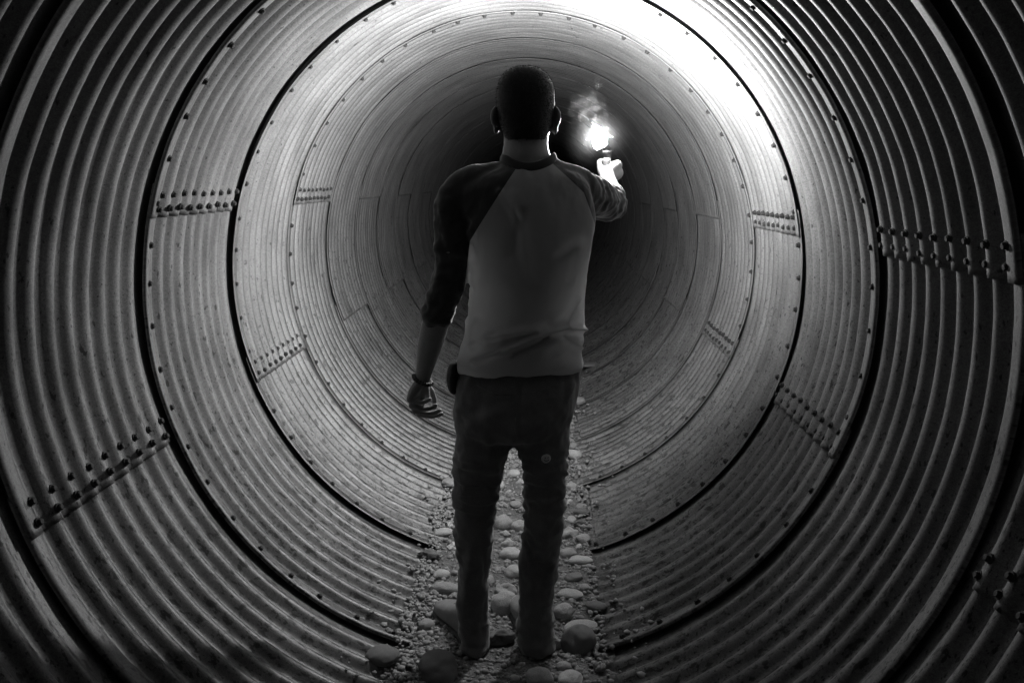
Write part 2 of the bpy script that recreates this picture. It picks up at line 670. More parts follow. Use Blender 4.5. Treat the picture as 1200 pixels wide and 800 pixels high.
# (px, py of the visible middle, width px, height ratio, depth ratio, label, shape)
named = [
    (592, 722, 36, 0.85, 0.9, 'pale rounded cobble standing between the two trouser legs', 0),
    (679, 767, 42, 0.95, 0.9, 'largest dark rounded cobble, right of the right trouser leg', 1),
    (681, 740, 40, 0.30, 0.6, 'flat slab stone lying right behind the largest cobble', 4),
    (660, 726, 24, 0.85, 0.9, 'egg shaped cobble between right trouser leg and flat slab', 2),
    (668, 705, 30, 0.36, 0.7, 'thin oval stone lying behind the egg shaped cobble', 5),
    (699, 719, 26, 0.36, 0.7, 'dark flat stone resting on the steel at the right gravel edge', 8),
    (512, 798, 52, 0.7, 0.9, 'big dark domed cobble in the left foreground, below left shoe', 7),
    (586, 757, 38, 0.62, 0.8, 'rough lumpy dark rock right in front of the gap between the shoes', 3),
    (650, 760, 22, 0.9, 0.8, 'broken pale stone touching the heel of the right shoe', 6),
    (589, 622, 24, 0.8, 0.9, 'smooth round cobble seen between the calves, left of a smaller one', 0),
    (607, 623, 18, 0.85, 0.9, 'round stone against the right calf beside a larger smooth cobble', 2),
    (596, 643, 17, 0.8, 0.8, 'angular stone with one pale face between the calves', 6),
    (598, 657, 26, 0.6, 0.8, 'oval cobble lying crosswise between the lower legs', 5),
    (602, 678, 22, 0.7, 0.9, 'small pale cobble directly behind the largest cobble between the legs', 1),
    (519, 632, 22, 0.45, 0.7, 'low oval stone left of the left calf near the steel', 4),
    (517, 679, 20, 0.55, 0.8, 'rounded stone behind the long stone by the left shoe', 8),
    (521, 695, 38, 0.38, 0.5, 'long flat stone just behind the toe of the left shoe', 5),
    (503, 662, 28, 0.5, 0.8, 'dark crumbly clump at the left edge of the gravel strip', 3),
    (668, 632, 22, 0.7, 0.9, 'blocky pale stone right beside the right calf', 6),
    (682, 606, 20, 0.4, 0.6, 'dark flat stone at the right gravel edge level with the knees', 8),
    (680, 618, 18, 0.45, 0.7, 'black wedge stone in front of the dark flat one by the right knee', 3),
    (684, 638, 18, 0.6, 0.8, 'rounded stone right of the blocky pale stone', 2),
    (666, 654, 20, 0.65, 0.8, 'round stone touching the outside of the right calf', 0),
    (680, 664, 28, 0.38, 0.6, 'two toned long stone lying crosswise right of the right calf', 5),
    (673, 684, 22, 0.5, 0.7, 'oval pale stone behind the thin oval stone', 1),
    (526, 576, 18, 0.55, 0.8, 'lone stone at the left gravel edge beside the left knee', 7),
    (692, 444, 30, 0.17, 0.5, 'dark flat slab lying farthest off, right of the hip', 4),
    (447, 792, 40, 0.5, 0.9, 'dark low rock on the steel in the left bottom foreground', 8),
    (632, 806, 34, 0.7, 0.9, 'half buried round cobble at the bottom of the picture, middle', 0),
    (668, 808, 30, 0.6, 0.9, 'half buried cobble at the bottom, right of the middle one', 2),
    (680, 480, 13, 0.7, 0.8, 'pale round stone beside the right hip, in front of the far slab', 1),
]
ROCKS = []
for px, py, w, hr, dr, lab, sh in named:
    p = G(px, py - 2)
    sc = F_PX / (CROT.transposed() @ (p - CAM)).z * -1
    hw = w / sc / 2
    o = cobble(p.x, p.y + hw * dr * 0.7, hw, hw * dr, hw * hr, lab, rot=random.uniform(-0.4, 0.4), me=COB[sh], sink=0.22)
    if 'dark' in lab or 'black' in lab:
        o.data = o.data.copy()
        o.data.materials[0] = DARK_STONE
    ROCKS.append((p.x, p.y + hw * dr * 0.7, hw * 1.0))
tries = 0
n_small = 0
FEET = [(-0.17, 2.95, 0.13), (-0.1, 2.72, 0.11), (0.02, 2.72, 0.1), (0.05, 2.9, 0.1)]
while n_small < 255 and tries < 20000:
    tries += 1
    y = 1.7 + random.random() ** 1.4 * 6.5
    x = random.uniform(-0.32, 0.3)
    r = random.choice((0.016, 0.020, 0.026, 0.032, 0.038, 0.044, 0.050))
    if any((x - a) ** 2 + (y - b) ** 2 < (r + c) ** 2 for a, b, c in ROCKS + FEET):
        continue
    ROCKS.append((x, y, r))
    cobble(x, y, r, r * random.uniform(0.65, 0.95), r * random.uniform(0.45, 0.75), SMALL, 'small stones along the pipe floor',
           tilt=(random.uniform(-0.3, 0.3), random.uniform(-0.3, 0.3)), sink=0.3)
    n_small += 1

# ------------------------------------------------------------------ the man
man = tag(empty('person', (P(610, 500, MY).x, MY, 0)), 'man seen from behind in raglan tee and dark jeans holding up a flare', 'person')
MOFF = Matrix.Translation(man.location).inverted()


def part(name, me, mat, parent=man):
    o = link(name, me, mat, parent)
    q = parent
    m = Matrix.Identity(4)
    o.matrix_parent_inverse = MOFF if parent is man else Matrix.Identity(4)
    return o


def row(y, xl, xr, hd, dy=0.0, grow=1.0):
    a, b = P(xl, y, MY), P(xr, y, MY)
    c = (a + b) / 2
    return (c.x, MY + dy, c.z, (b.x - a.x) / 2 * grow, hd * grow)


torso = [(186, 588, 652, .064, .008), (194, 580, 659, .075, .01), (203, 556, 678, .09, .005), (214, 540, 690, .1, 0), (228, 533, 696, .11, 0),
         (250, 537, 699, .12, 0), (275, 546, 697, .122, 0), (305, 551, 691, .12, 0), (340, 551, 686, .113, .005),
         (370, 549, 684, .108, .008), (395, 547, 682, .11, .008), (412, 542, 682, .118, .006), (425, 537, 684, .126, .004), (431, 537, 684, .127, .004)]
arm_l = [P(556, 216, MY), P(534, 242, MY - .005), P(531, 285, MY - .01), P(525, 330, MY - .012), P(513, 368, MY - .01)]
arm_l_r = [.058, .059, .056, .054, .051]
fore_l = [P(513, 368, MY - .01), P(505, 400, MY + .005), P(499, 425, MY + .018), P(495, 446, MY + .03)]
fore_l_r = [.042, .040, .031, .022]
SH_R = P(677, 221, MY + .04)
EL_R = P(715, 238, MY + .345)
WR_R = P(712, 206, MY + .615)
HD_R = P(713, 199, MY + .69)

# body: one continuous skin from head to feet
B = Shape()
head = [(80, 609, 621, .03), (84, 597, 633, .062), (92, 590, 641, .083), (105, 585, 646, .095), (122, 583.5, 648, .098), (138, 585, 647, .095),
        (150, 588, 645, .085), (160, 590, 643, .072), (170, 590, 642, .06), (182, 588, 645, .06), (192, 588, 648, .064), (202, 577, 660, .074)]
dyh = [.02, .02, .02, .022, .022, .022, .018, .01, 0, -.004, 0, 0]
B.rows([row(y, a, b, d, q) for (y, a, b, d), q in zip(head, dyh)])
hc = P(616, 135, MY)
cz = P(616, 171, MY).z
B.rows([(hc.x, MY + .062, cz, .022, .03), (hc.x, MY + .06, cz + .012, .038, .045), (hc.x, MY + .05, cz + .04, .055, .058),
        (hc.x, MY + .045, cz + .075, .065, .066), (hc.x, MY + .04, cz + .11, .066, .07), (hc.x, MY + .035, cz + .14, .06, .065)], n=32)
ez = cz + .112
B.tube([(hc.x, MY + .108, ez + .004), (hc.x, MY + .122, ez - .02), (hc.x, MY + .134, ez - .042)], [.008, .010, .013], n=12)
for sx in (-1, 1):
    B.ball((hc.x + sx * .010, MY + .122, ez - .044), (.008, .010, .007), n=8)
    B.tube([(hc.x + sx * .012, MY + .112, ez + .018), (hc.x + sx * .034, MY + .108, ez + .021), (hc.x + sx * .052, MY + .088, ez + .012)], [.007, .009, .007], n=10)
    B.ball((hc.x + sx * .045, MY + .08, ez - .03), (.022, .022, .018), n=10)
B.tube([(hc.x - .024, MY + .103, ez - .074), (hc.x, MY + .114, ez - .072), (hc.x + .024, MY + .103, ez - .074)], [.004, .0065, .004], n=10)
B.tube([(hc.x - .02, MY + .102, ez - .084), (hc.x, MY + .112, ez - .084), (hc.x + .02, MY + .102, ez - .084)], [.004, .0075, .004], n=10)
B.ball((hc.x, MY + .1, cz + .012), (.02, .014, .013), n=10)
for sx, ex in ((-1, 580.5), (1, 651.5)):
    e = P(ex, 141, MY + .01)
    m = Matrix.Rotation(sx * 0.5, 3, 'Z') @ Matrix.Rotation(sx * -0.12, 3, 'Y')
    B.ball(e + Vector((0, 0, .012)), (.0085, .026, .030), m, n=12)
    B.ball(e + Vector((-sx * .003, .004, -.024)), (.0075, .014, .018), m, n=10)
B.rows([row(y, xl + np.interp(y, (230, 330), (8, 29)), xr - np.interp(y, (230, 330), (8, 24)), d * np.interp(y, (230, 330), (.82, .7)), q) for y, xl, xr, d, q in torso[1:]] + [row(470, 542, 672, .1), row(500, 545, 662, .1)])
B.tube(arm_l, [r * .78 for r in arm_l_r])
B.tube(fore_l, fore_l_r, flat=.86)
B.tube([SH_R + Vector((-.03, 0, 0)), SH_R + Vector((.01, .05, 0)), (SH_R + EL_R) / 2, EL_R], [.052, .052, .046, .042])
B.tube([EL_R, EL_R.lerp(WR_R, .35), EL_R.lerp(WR_R, .75), WR_R, WR_R.lerp(HD_R, .5)], [.043, .043, .031, .026, .027])
legs_b = []
leg_l = [(505, 534, 606, .09), (530, 532, 596, .085), (560, 532, 588, .078), (585, 534, 583, .068), (610, 534.5, 581, .066), (640, 535, 579.5, .066),
         (670, 536, 576.5, .062), (695, 534, 573, .06), (720, 534, 573, .064), (745, 538, 575, .068), (758, 540, 575, .07)]
leg_r = [(505, 598, 669, .09), (530, 607, 666.5, .085), (560, 613, 663, .078), (585, 614.5, 660.5, .068), (610, 613.5, 659, .066), (640, 609.5, 657.5, .066),
         (670, 607.5, 655, .062), (695, 609, 650, .06), (720, 608, 649.5, .064), (745, 608, 650, .068), (759, 608, 650, .07)]
for leg in (leg_l, leg_r):
    B.rows([row(y, a, b, d, 0, .72) for y, a, b, d in leg])
toe_l, heel_l = Vector((-.235, MY + .25, .02)), P(557, 745, MY + .02)
heel_l.z = .045
toe_r, heel_r = Vector((.03, MY + .30, .02)), P(630, 745, MY + .02)
heel_r.z = .045
for t, h in ((toe_l, heel_l), (toe_r, heel_r)):
    d = (t - h)
    B.tube([h + Vector((0, 0, .01)), h + d * .5 + Vector((0, 0, .01)), t - d * .12], [.036, .034, .026], n=14)


# left hand: hangs half closed, back of the hand to the left, pinky edge to the camera
def finger(S, base, dirs, lens, r):
    pts = [Vector(base)]
    for d, l in zip(dirs, lens):
        pts.append(pts[-1] + Vector(d).normalized() * l)
    S.tube(pts, [r, r * .95, r * .87, r * .74][:len(pts)], n=12, sub=4)


wl = P(495, 447, MY + .03)
kn = [P(480, 468, MY + .012), P(482.5, 475, MY + .032), P(486, 480.5, MY + .054), P(491, 484.5, MY + .076)]   # pinky .. index knuckles
for k, q in enumerate(kn):
    o_ = wl + Vector((-.008 + .004 * k, -.012 + .010 * k, 0))
    B.tube([o_, o_.lerp(q, .55) + Vector((-.002, 0, 0)), q], [.016, .0165, .0115], n=12)
B.tube([wl + Vector((.004, .004, -.005)), wl + Vector((.004, .015, -.05))], [.018, .018], n=12)
cv = [((.95, .05, -.30), (.97, .1, .10), (.8, .05, .50)), ((.95, .08, -.30), (.97, .12, .08), (.8, .1, .45)),
      ((.95, .1, -.28), (.97, .12, .06), (.85, .1, .35)), ((.93, .15, -.25), (.95, .15, .05), (.85, .1, .3))]
ln = [(.030, .021, .017), (.036, .025, .019), (.037, .026, .020), (.034, .023, .018)]
for q, d, l, r in zip(kn, cv, ln, (.0088, .0098, .0100, .0098)):
    finger(B, q, d, l, r)
finger(B, wl + Vector((.010, .035, -.018)), ((.35, .55, -.8), (.2, .25, -1), (.0, -.1, -1)), (.038, .032, .026), .0105)

# right hand: a fist round the upright flare
fl = HD_R + Vector((-.004, .022, 0))                        # axis of the flare
TUBE_R = .0135
B.tube([WR_R + Vector((0, .01, -.006)), HD_R + Vector((.030, .004, -.012)), HD_R + Vector((.036, .03, -.012))], [.027, .026, .016], n=14, flat=1.0)
B.tube([WR_R + Vector((0, .01, .004)), HD_R + Vector((.030, .0, .014)), HD_R + Vector((.036, .028, .016))], [.024, .021, .014], n=14)
B.tube([WR_R + Vector((-.004, .01, -.002)), HD_R + Vector((-.022, -.008, -.004)), HD_R + Vector((-.030, .008, .008))], [.022, .019, .013], n=14)
for k in range(4):
    z = .024 - .0185 * k
    kk = HD_R + Vector((.036, .03 + .002 * k, z))
    c = fl + Vector((0, 0, z))
    finger(B, kk, ((-.25, .97, 0), (-1, .1, 0), (-.35, -.94, 0)), (.027 + .004 * (k in (1, 2)), .040, .022), .0098 - .0005 * k)
finger(B, HD_R + Vector((-.028, .004, .006)), ((-.15, .6, .75), (.45, .85, .2), (.9, .4, -.1)), (.028, .026, .022), .0112)
body = part('body', B.fused('body', .0042, 5), SKIN)
for sx in (-1, 1):
    e = Shape()
    e.ball((hc.x + sx * .031, MY + .094, ez), (.0125, .0125, .0125), n=10)
    part('eye', e.mesh('eye'), EYE)
    e = Shape()
    e.ball((hc.x + sx * .031, MY + .1035, ez), (.0055, .0035, .0055), n=8)
    part('iris', e.mesh('iris'), INK)

# hair: short crop
H = Shape()
hr = [(78, 608, 622, .03), (81, 597.5, 634, .064), (89, 588.5, 643, .088), (102, 583, 649, .1015), (120, 581.5, 650.5, .1045), (136, 583, 649, .101),
      (148, 586.5, 646, .09), (157, 590, 643, .077), (164, 593, 640, .062)]
H.rows([row(y, a, b, d, q) for (y, a, b, d), q in zip(hr, [.02, .02, .018, .018, .016, .012, .004, -.004, -.012])], n=48)
hm = H.fused('hair', .005, 3)
bm = bmesh.new()
bm.from_mesh(hm)
fz, nz = P(616, 110, MY).z, P(616, 162, MY).z
bmesh.ops.delete(bm, geom=[q for q in bm.verts if q.co.z < fz - (MY + .075 - q.co.y) * .75 and q.co.y > MY + .035 and q.co.z < fz + .01], context='VERTS')
bm.to_mesh(hm)
bm.free()
push(hm, lambda v, n: .0006 * fbm(v, (90, 90, 60), 3))
hv = np.empty(len(hm.vertices) * 3, np.float32)
hm.vertices.foreach_get('co', hv)
hv = hv.reshape(-1, 3)
hn = np.empty(len(hm.vertices) * 3, np.float32)
hm.vertex_normals.foreach_get('vector', hn)
hn = hn.reshape(-1, 3)
sv, sf = [tuple(q) for q in hv], [tuple(p.vertices) for p in hm.polygons]
for i in rng.integers(0, len(hv), 7000):
    p, q = Vector(hv[i]), Vector(hn[i])
    d = (q + Vector((random.uniform(-.5, .5), random.uniform(-.5, .5), random.uniform(-.8, .1)))).normalized()
    s_ = d.cross(Vector((random.uniform(-1, 1), random.uniform(-1, 1), random.uniform(-1, 1)))).normalized() * .0005
    b = len(sv)
    L = random.uniform(.003, .007)
    p = p + Vector((random.uniform(-.002, .002), random.uniform(-.002, .002), random.uniform(-.002, .002)))
    sv += [tuple(p - s_), tuple(p + s_), tuple(p + d * L)]
    sf.append((b, b + 1, b + 2))
part('hair', mesh('hair', sv, sf), HAIR)

# the shirt
T = Shape()
T.rows([row(*r) for r in torso], n=56, e=2.25)
T.tube([P(578, 207, MY)] + arm_l, [.045] + arm_l_r, n=28)
cuff_r = EL_R + (WR_R - EL_R) * .28
T.tube([P(655, 211, MY), SH_R + Vector((0, .02, -.004)), SH_R.lerp(EL_R, .5) + Vector((.006, 0, -.006)), EL_R + Vector((0, -.01, -.006)), cuff_r],
       [.05, .063, .06, .054, .05], n=28)
tm = T.fused('shirt', .0065, 7)

HEMZ = P(600, 431, MY).z


def gauss(d, w):
    return np.exp(-(d / w) ** 2)


def px_of(v):
    q = (v - np.array(CAM)) @ np.array(CROT)
    return 600 + F_PX * q[:, 0] / -q[:, 2], 400 - F_PX * q[:, 1] / -q[:, 2]


def seg_dist(u, w, a, b):
    a, b = np.array(a, float), np.array(b, float)
    d = b - a
    t = np.clip(((u - a[0]) * d[0] + (w - a[1]) * d[1]) / d.dot(d), 0, 1)
    return np.hypot(u - a[0] - t * d[0], w - a[1] - t * d[1]), t


def shirt_folds(v, n):
    u, w = px_of(v)
    out = .009 * fbm(v, (8, 8, 4), 3) * (1 + .6 * np.clip((1.05 - v[:, 2]) / .15, 0, 1)) + .003 * fbm(v, (26, 26, 14), 3, 5)
    back = np.clip((MY + .03 - v[:, 1]) / .06, 0, 1)
    for a, b, wd, h in (((558, 425), (590, 412), 5, .007), ((590, 412), (660, 380), 5, .009), ((660, 380), (676, 352), 6, .006),
                        ((560, 403), (580, 394), 5, .006), ((575, 395), (640, 384), 7, .006), ((640, 384), (682, 386), 5, .008),
                        ((600, 415), (650, 395), 4, -.006), ((560, 402), (630, 392), 5, -.005), ((640, 398), (682, 392), 6, -.006),
                        ((664, 396), (678, 408), 4, .005), ((557, 408), (562, 380), 6, .005), ((600, 230), (625, 330), 9, .004),
                        ((586, 225), (606, 255), 5, .004), ((655, 300), (678, 284), 8, .003), ((600, 300), (612, 250), 8, -.004),
                        ((676, 290), (668, 330), 6, .003)):
        d, t = seg_dist(u, w, a, b)
        out += back * 3.3 * h * gauss(d, wd * .75)
    ridge = np.clip(1 - 2.4 * abs(fbm(v @ np.array([[.87, 0, -.5], [0, 1, 0], [.5, 0, .87]]), (4, 4, 11), 2, 31)), 0, 1)
    out += .006 * ridge * np.clip((1.28 - v[:, 2]) / .3, .25, 1)
    # cloth bunching round both sleeves
    for path, amp in ((arm_l, .004), ([SH_R, EL_R], .004)):
        p0, p1 = np.array(path[0]), np.array(path[-1])
        ax = p1 - p0
        L = np.linalg.norm(ax)
        ax /= L
        t = (v - p0) @ ax
        d = np.linalg.norm(v - p0 - np.outer(t, ax), axis=1)
        m = (d < .1) * np.clip(t / .1, 0, 1) * np.clip((L + .08 - t) / .05, 0, 1)
        out += m * amp * (np.sin(t * 95 + 5 * fbm(v, (12, 12, 12), 2)) * .55 + 1.3 * fbm(v, (26, 26, 45), 2, 9))
    # hem: stitched edge
    out += np.where(v[:, 2] < HEMZ + .02, .0015 * gauss(v[:, 2] - HEMZ - .012, .006), 0)
    return out


push(tm, shirt_folds)

# cut the raglan seams
LA, LB = P(606, 195, MY - .1), P(549, 284, MY - .1)
RA, RB, RC = P(650, 193, MY - .1), P(685, 226, MY - .1), P(699, 266, MY - .08)
bm = bmesh.new()
bm.from_mesh(tm)


def cut(a, b):
    d = b - a
    nrm = Vector((d.z, 0, -d.x)).normalized()
    bmesh.ops.bisect_plane(bm, geom=bm.verts[:] + bm.edges[:] + bm.faces[:], plane_co=a, plane_no=nrm, dist=1e-5)
    return a, nrm


cl = cut(LA, LB)
cv_ = cut(LB, P(542, 350, MY - .05))
ra = cut(RA, RB)
rb = cut(RB, RC)


def side(c, pl):
    return (c - pl[0]).dot(pl[1])


sign_l = 1 if side(P(530, 230, MY), cl) > 0 else -1
sign_v = 1 if side(P(500, 330, MY), cv_) > 0 else -1
sign_a = 1 if side(P(690, 200, MY), ra) > 0 else -1
sign_b = 1 if side(P(730, 240, MY), rb) > 0 else -1
groups = {0: [], 1: [], 2: []}
bm.verts.index_update()
for q in bm.faces:
    c = q.calc_center_median()
    g = 0
    if c.x < LA.x + .02:
        if c.z > LB.z:
            g = 1 if side(c, cl) * sign_l > 0 else 0
        else:
            g = 1 if side(c, cv_) * sign_v > 0 and c.z > P(500, 385, MY).z else 0
    else:
        if c.z > RB.z:
            g = 2 if side(c, ra) * sign_a > 0 else 0
        else:
            g = 2 if side(c, rb) * sign_b > 0 and c.z > P(700, 275, MY).z else 0
        if c.y > MY + .13:
            g = 2
    groups[g].append([w_.index for w_ in q.verts])
allv = [q.co.copy() for q in bm.verts]
bm.free()


def largest(faces):
    """(faces of the biggest connected piece, the rest)"""
    up = {}

    def find(a):
        while up.setdefault(a, a) != a:
            up[a] = up[up[a]]
            a = up[a]
        return a
    for q in faces:
        for i in q[1:]:
            up[find(i)] = find(q[0])
    cnt_ = {}
    for q in faces:
        cnt_[find(q[0])] = cnt_.get(find(q[0]), 0) + 1
    top = max(cnt_, key=cnt_.get)
    return [q for q in faces if find(q[0]) == top], [q for q in faces if find(q[0]) != top]


for g in (1, 2):
    groups[g], rest = largest(groups[g])
    groups[0] += rest


def submesh(name, faces):
    used = sorted({i for q in faces for i in q})
    mp = {i: k for k, i in enumerate(used)}
    return mesh(name, [allv[i] for i in used], [tuple(mp[i] for i in q) for q in faces])


shirt = part('shirt', submesh('shirt', groups[0]), JERSEY)
for g in (1, 2):
    part('sleeve', submesh('sleeve', groups[g]), SLEEVE, shirt)
# collar band
rings = []
cc = P(619.5, 187, MY)
for a in np.linspace(0, 2 * math.pi, 64, endpoint=False):
    ca, sa = math.cos(a), math.sin(a)
    c = Vector((cc.x + .079 * ca, MY + .002 + .081 * sa, cc.z + .008 - .030 * sa * sa - (.03 * sa if sa > 0 else 0)))
    rad = Vector((ca, sa, 0))
    up = (Vector((0, 0, 1)) + rad * -.35).normalized()
    rings.append([c + up * (.0135 * math.cos(q)) + up.cross(rad.cross(up)).length * rad * (.0045 * math.sin(q)) for q in np.linspace(0, 2 * math.pi, 12, endpoint=False)])
n = 12
v = [tuple(q) for r_ in rings for q in r_]
f = [(i * n + j, i * n + (j + 1) % n, ((i + 1) % 64) * n + (j + 1) % n, ((i + 1) % 64) * n + j) for i in range(64) for j in range(n)]
part('collar', mesh('collar', v, f), SLEEVE, shirt)

# trousers
J = Shape()
J.rows([row(418, 552, 674, .088), row(430, 541, 680, .102, 0), row(445, 532, 682.5, .12, 0), row(465, 532, 679, .126, -.004), (*row(490, 532, 671.5, .125, -.004),),
        row(506, 533, 668, .11), row(514, 540, 664, .08)], n=56, e=2.3)
for leg in (leg_l, leg_r):
    J.rows([row(y, a, b, d) for y, a, b, d in leg], n=36, e=2.2)
jm = J.fused('trousers', .0065, 6)


def jean_folds(v, n):
    u, w = px_of(v)
    out = .008 * fbm(v, (10, 10, 7), 3) + .003 * fbm(v, (30, 30, 24), 3, 4)
    lower = np.clip((.72 - v[:, 2]) / .15, 0, 1)
    phase = 6 * fbm(v, (7, 7, 3), 2, 2)
    mask = np.clip(.35 + 1.1 * fbm(v, (9, 9, 5), 2, 11), 0, 1.2)
    ridge = np.clip(1 - 2.6 * abs(fbm(v + .02 * np.sin(v * 9), (6, 6, 19), 2, 21)), 0, 1)
    knee = np.clip(1 - abs(v[:, 2] - .50) / .22, 0, 1) + .8 * np.clip(1 - v[:, 2] / .22, 0, 1)
    out += .010 * ridge * np.clip(knee + .15, 0, 1) - .003
    out += lower * mask * (.0048 * np.sin(v[:, 2] * 165 + v[:, 0] * 18 + phase * 2.2) * np.clip((v[:, 2] - .2) / .2, .35, 1)
                           + .0030 * np.sin(v[:, 2] * 85 - phase))
    for a, b, wd, h in (((545, 535), (580, 550), 6, .008), ((540, 555), (575, 572), 6, -.007), ((548, 500), (590, 480), 8, .004),
                        ((540, 480), (575, 520), 7, .004), ((602, 512), (640, 490), 9, .004), ((602, 512), (572, 488), 9, .004),
                        ((610, 450), (608, 510), 4, -.004), ((552, 650), (545, 700), 7, .007), ((565, 610), (572, 680), 6, -.005),
                        ((640, 610), (625, 690), 8, .004), ((548, 450), (535, 490), 4, .003), ((672, 450), (660, 480), 4, .003)):
        d, t = seg_dist(u, w, a, b)
        out += 1.7 * h * gauss(d, wd)
    return out


push(jm, jean_folds)
trousers = part('trousers', jm, DENIM)
jv = [q.co.copy() for q in jm.vertices]
jt = BVHTree.FromPolygons(jv, [tuple(p.vertices) for p in jm.polygons])


def on_trousers(px, py):
    d = (P(px, py, MY) - CAM).normalized()
    h = jt.ray_cast(CAM, d)
    return h[0], h[1]


# round smiling badge behind the right thigh
bp, bn = on_trousers(640, 537)
bq = bn.to_track_quat('Z', 'Y').to_matrix()
if (bq @ Vector((0, 1, 0))).z < 0:
    bq = bq @ Matrix.Rotation(math.pi, 3, 'Z')


def disc(S, c, r, h, n=24):
    S.loft([[bp + bq @ Vector((c[0] + r * k * math.cos(a), c[1] + r * k * math.sin(a), z)) for a in np.linspace(0, 2 * math.pi, n, endpoint=False)]
            for k, z in ((1, -.004), (1, h * .6), (.85, h))])


S_ = Shape()
disc(S_, (0, 0), .0145, .004)
badge = part('badge', S_.mesh('badge'), PALE, trousers)
S_ = Shape()
for sx in (-1, 1):
    disc(S_, (sx * .0046, .0045), .0022, .0048, 10)
S_.tube([bp + bq @ Vector((.008 * math.sin(a), .001 - .008 * math.cos(a) * .9, .0042)) for a in np.linspace(-1.1, 1.1, 7)], [.0011] * 7, n=6, sub=2)
part('badge_face', S_.mesh('badge_face'), INK, trousers)
# seam lines down the legs and the back
for line in ([(603, 446), (605, 470), (604, 490), (603, 508)], [(560, 452), (580, 462), (603, 462), (630, 459), (660, 448)],
             [(538, 556), (540, 568), (541, 579)], [(536, 580), (546, 581), (552, 581)]):
    pts = []
    for a, b in zip(line[:-1], line[1:]):
        for t in np.linspace(0, 1, 6):
            h = on_trousers(a[0] + (b[0] - a[0]) * t, a[1] + (b[1] - a[1]) * t)
            if h[0]:
                pts.append(h[0])
    if len(pts) > 3:
        S_ = Shape()
        S_.tube(pts, [.0016] * len(pts), n=6, sub=1)
        part('seam', S_.mesh('seam'), DENIM, trousers)

# shoes
for t, h in ((toe_l, heel_l), (toe_r, heel_r)):
    d = t - h
    d.z = 0
    L = d.length
    d.normalize()
    sd = Vector((-d.y, d.x, 0))
    U, Q = Shape(), Shape()

    def sec(s, hw, z0, z1, n=24):
        c = Vector((h.x, h.y, 0)) + d * s
        return [c + sd * (hw * math.copysign(abs(math.cos(a)) ** .8, math.cos(a))) + Vector((0, 0, (z0 + z1) / 2 + (z1 - z0) / 2 * math.copysign(abs(math.sin(a)) ** .8, math.sin(a))))
                for a in np.linspace(0, 2 * math.pi, n, endpoint=False)]
    U.loft([sec(s, w_, .004, z) for s, w_, z in ((-.05, .012, .05), (-.044, .027, .09), (-.01, .036, .105), (.05, .038, .11), (.10, .042, .098), (.16, .048, .074),
                                                 (L - .05, .049, .06), (L - .015, .042, .048), (L + .012, .025, .036), (L + .022, .008, .026))])
    Q.loft([sec(s, w_, -.012, .016) for s, w_ in ((-.056, .012), (-.05, .03), (-.01, .041), (.06, .041), (.14, .050), (L - .05, .054), (L - .01, .046), (L + .02, .026), (L + .03, .008))])
    shoe = part('shoe', U.fused('shoe', .004, 5), SHOE)
    part('sole', Q.fused('sole', .004, 2), SOLE, shoe)
    lace = Shape()
    for q in (.095, .115, .135, .155):
        zz = .112 - (q - .07) * .42
        lace.tube([Vector((h.x, h.y, 0)) + d * q + sd * (.024 * k) + Vector((0, 0, zz - .012 * abs(k))) for k in (-1, -.5, 0, .5, 1)], [.0028] * 5, n=8, sub=2)
    part('laces', lace.mesh('laces'), SOLE, shoe)

# wristband of dark beads
wb = fore_l[-1].lerp(fore_l[-2], .06)
axis = (fore_l[-1] - fore_l[-2]).normalized()
u_ = axis.cross(Vector((0, 1, 0))).normalized()
w_ = axis.cross(u_)
S_ = Shape()
for k in range(18):
    a = k / 18 * 2 * math.pi
    c = wb + u_ * (.0275 * math.cos(a)) + w_ * (.0255 * math.sin(a)) + axis * (.006 * math.cos(a))
    r_ = .0072 if k not in (0, 9) else .0095
    S_.ball(c, (r_, r_, r_), n=6)
part('wristband', S_.mesh('wristband'), LEATHER)

# pouch at the left hip
S_ = Shape()
pc = P(534, 440, MY - .02)
S_.rows([(pc.x - .002, pc.y, pc.z - .056, .010, .02), (pc.x - .006, pc.y, pc.z - .044, .016, .034), (pc.x - .009, pc.y, pc.z - .01, .020, .042), (pc.x - .006, pc.y, pc.z + .025, .018, .042),
         (pc.x, pc.y, pc.z + .045, .012, .036)], n=28)
pouch = link('belt_pouch', S_.fused('belt_pouch', .004, 4), LEATHER)
tag(pouch, 'small black rounded pouch on the left hip under the shirt hem', 'pouch')

# ------------------------------------------------------------------ the flare and its smoke
flare = tag(empty('hand_flare', fl + Vector((0, 0, -.1))), 'burning white hand flare held upright in the raised right fist', 'flare')
FOFF = Matrix.Translation(flare.location).inverted()


def fpart(name, me, mat):
    o = link(name, me, mat, flare)
    o.matrix_parent_inverse = FOFF
    return o


ft = P(703, 178, fl.y).z                       # where the flame starts
S_ = Shape()
S_.tube([fl + Vector((0, 0, -.075)), fl + Vector((0, 0, .0)), Vector((fl.x, fl.y, ft - .022))], [TUBE_R] * 3, n=24, sub=3, round_ends=False)
fpart('tube', S_.mesh('tube'), CARD)
S_ = Shape()
S_.tube([Vector((fl.x, fl.y, ft - .022)), Vector((fl.x, fl.y, ft + .004))], [TUBE_R * .9, TUBE_R * 1.35], n=20, sub=2, round_ends=False)
fpart('burnt_tip', S_.mesh('burnt_tip'), INK)
bm = bmesh.new()
bmesh.ops.create_icosphere(bm, subdivisions=3, radius=1)
fc = P(702.5, 163, fl.y)
for q in bm.verts:
    c = q.co.copy()
    k = 1 + .3 * noise.noise(c * 1.5 + Vector((5, 1, 3)))
    up = max(0, c.z)
    q.co = fc + Vector((c.x * .030 * k * (1 - .3 * up) - .018 * up * up, c.y * .032 * k * (1 - .3 * up), c.z * (.043 if c.z > 0 else .036) * k))
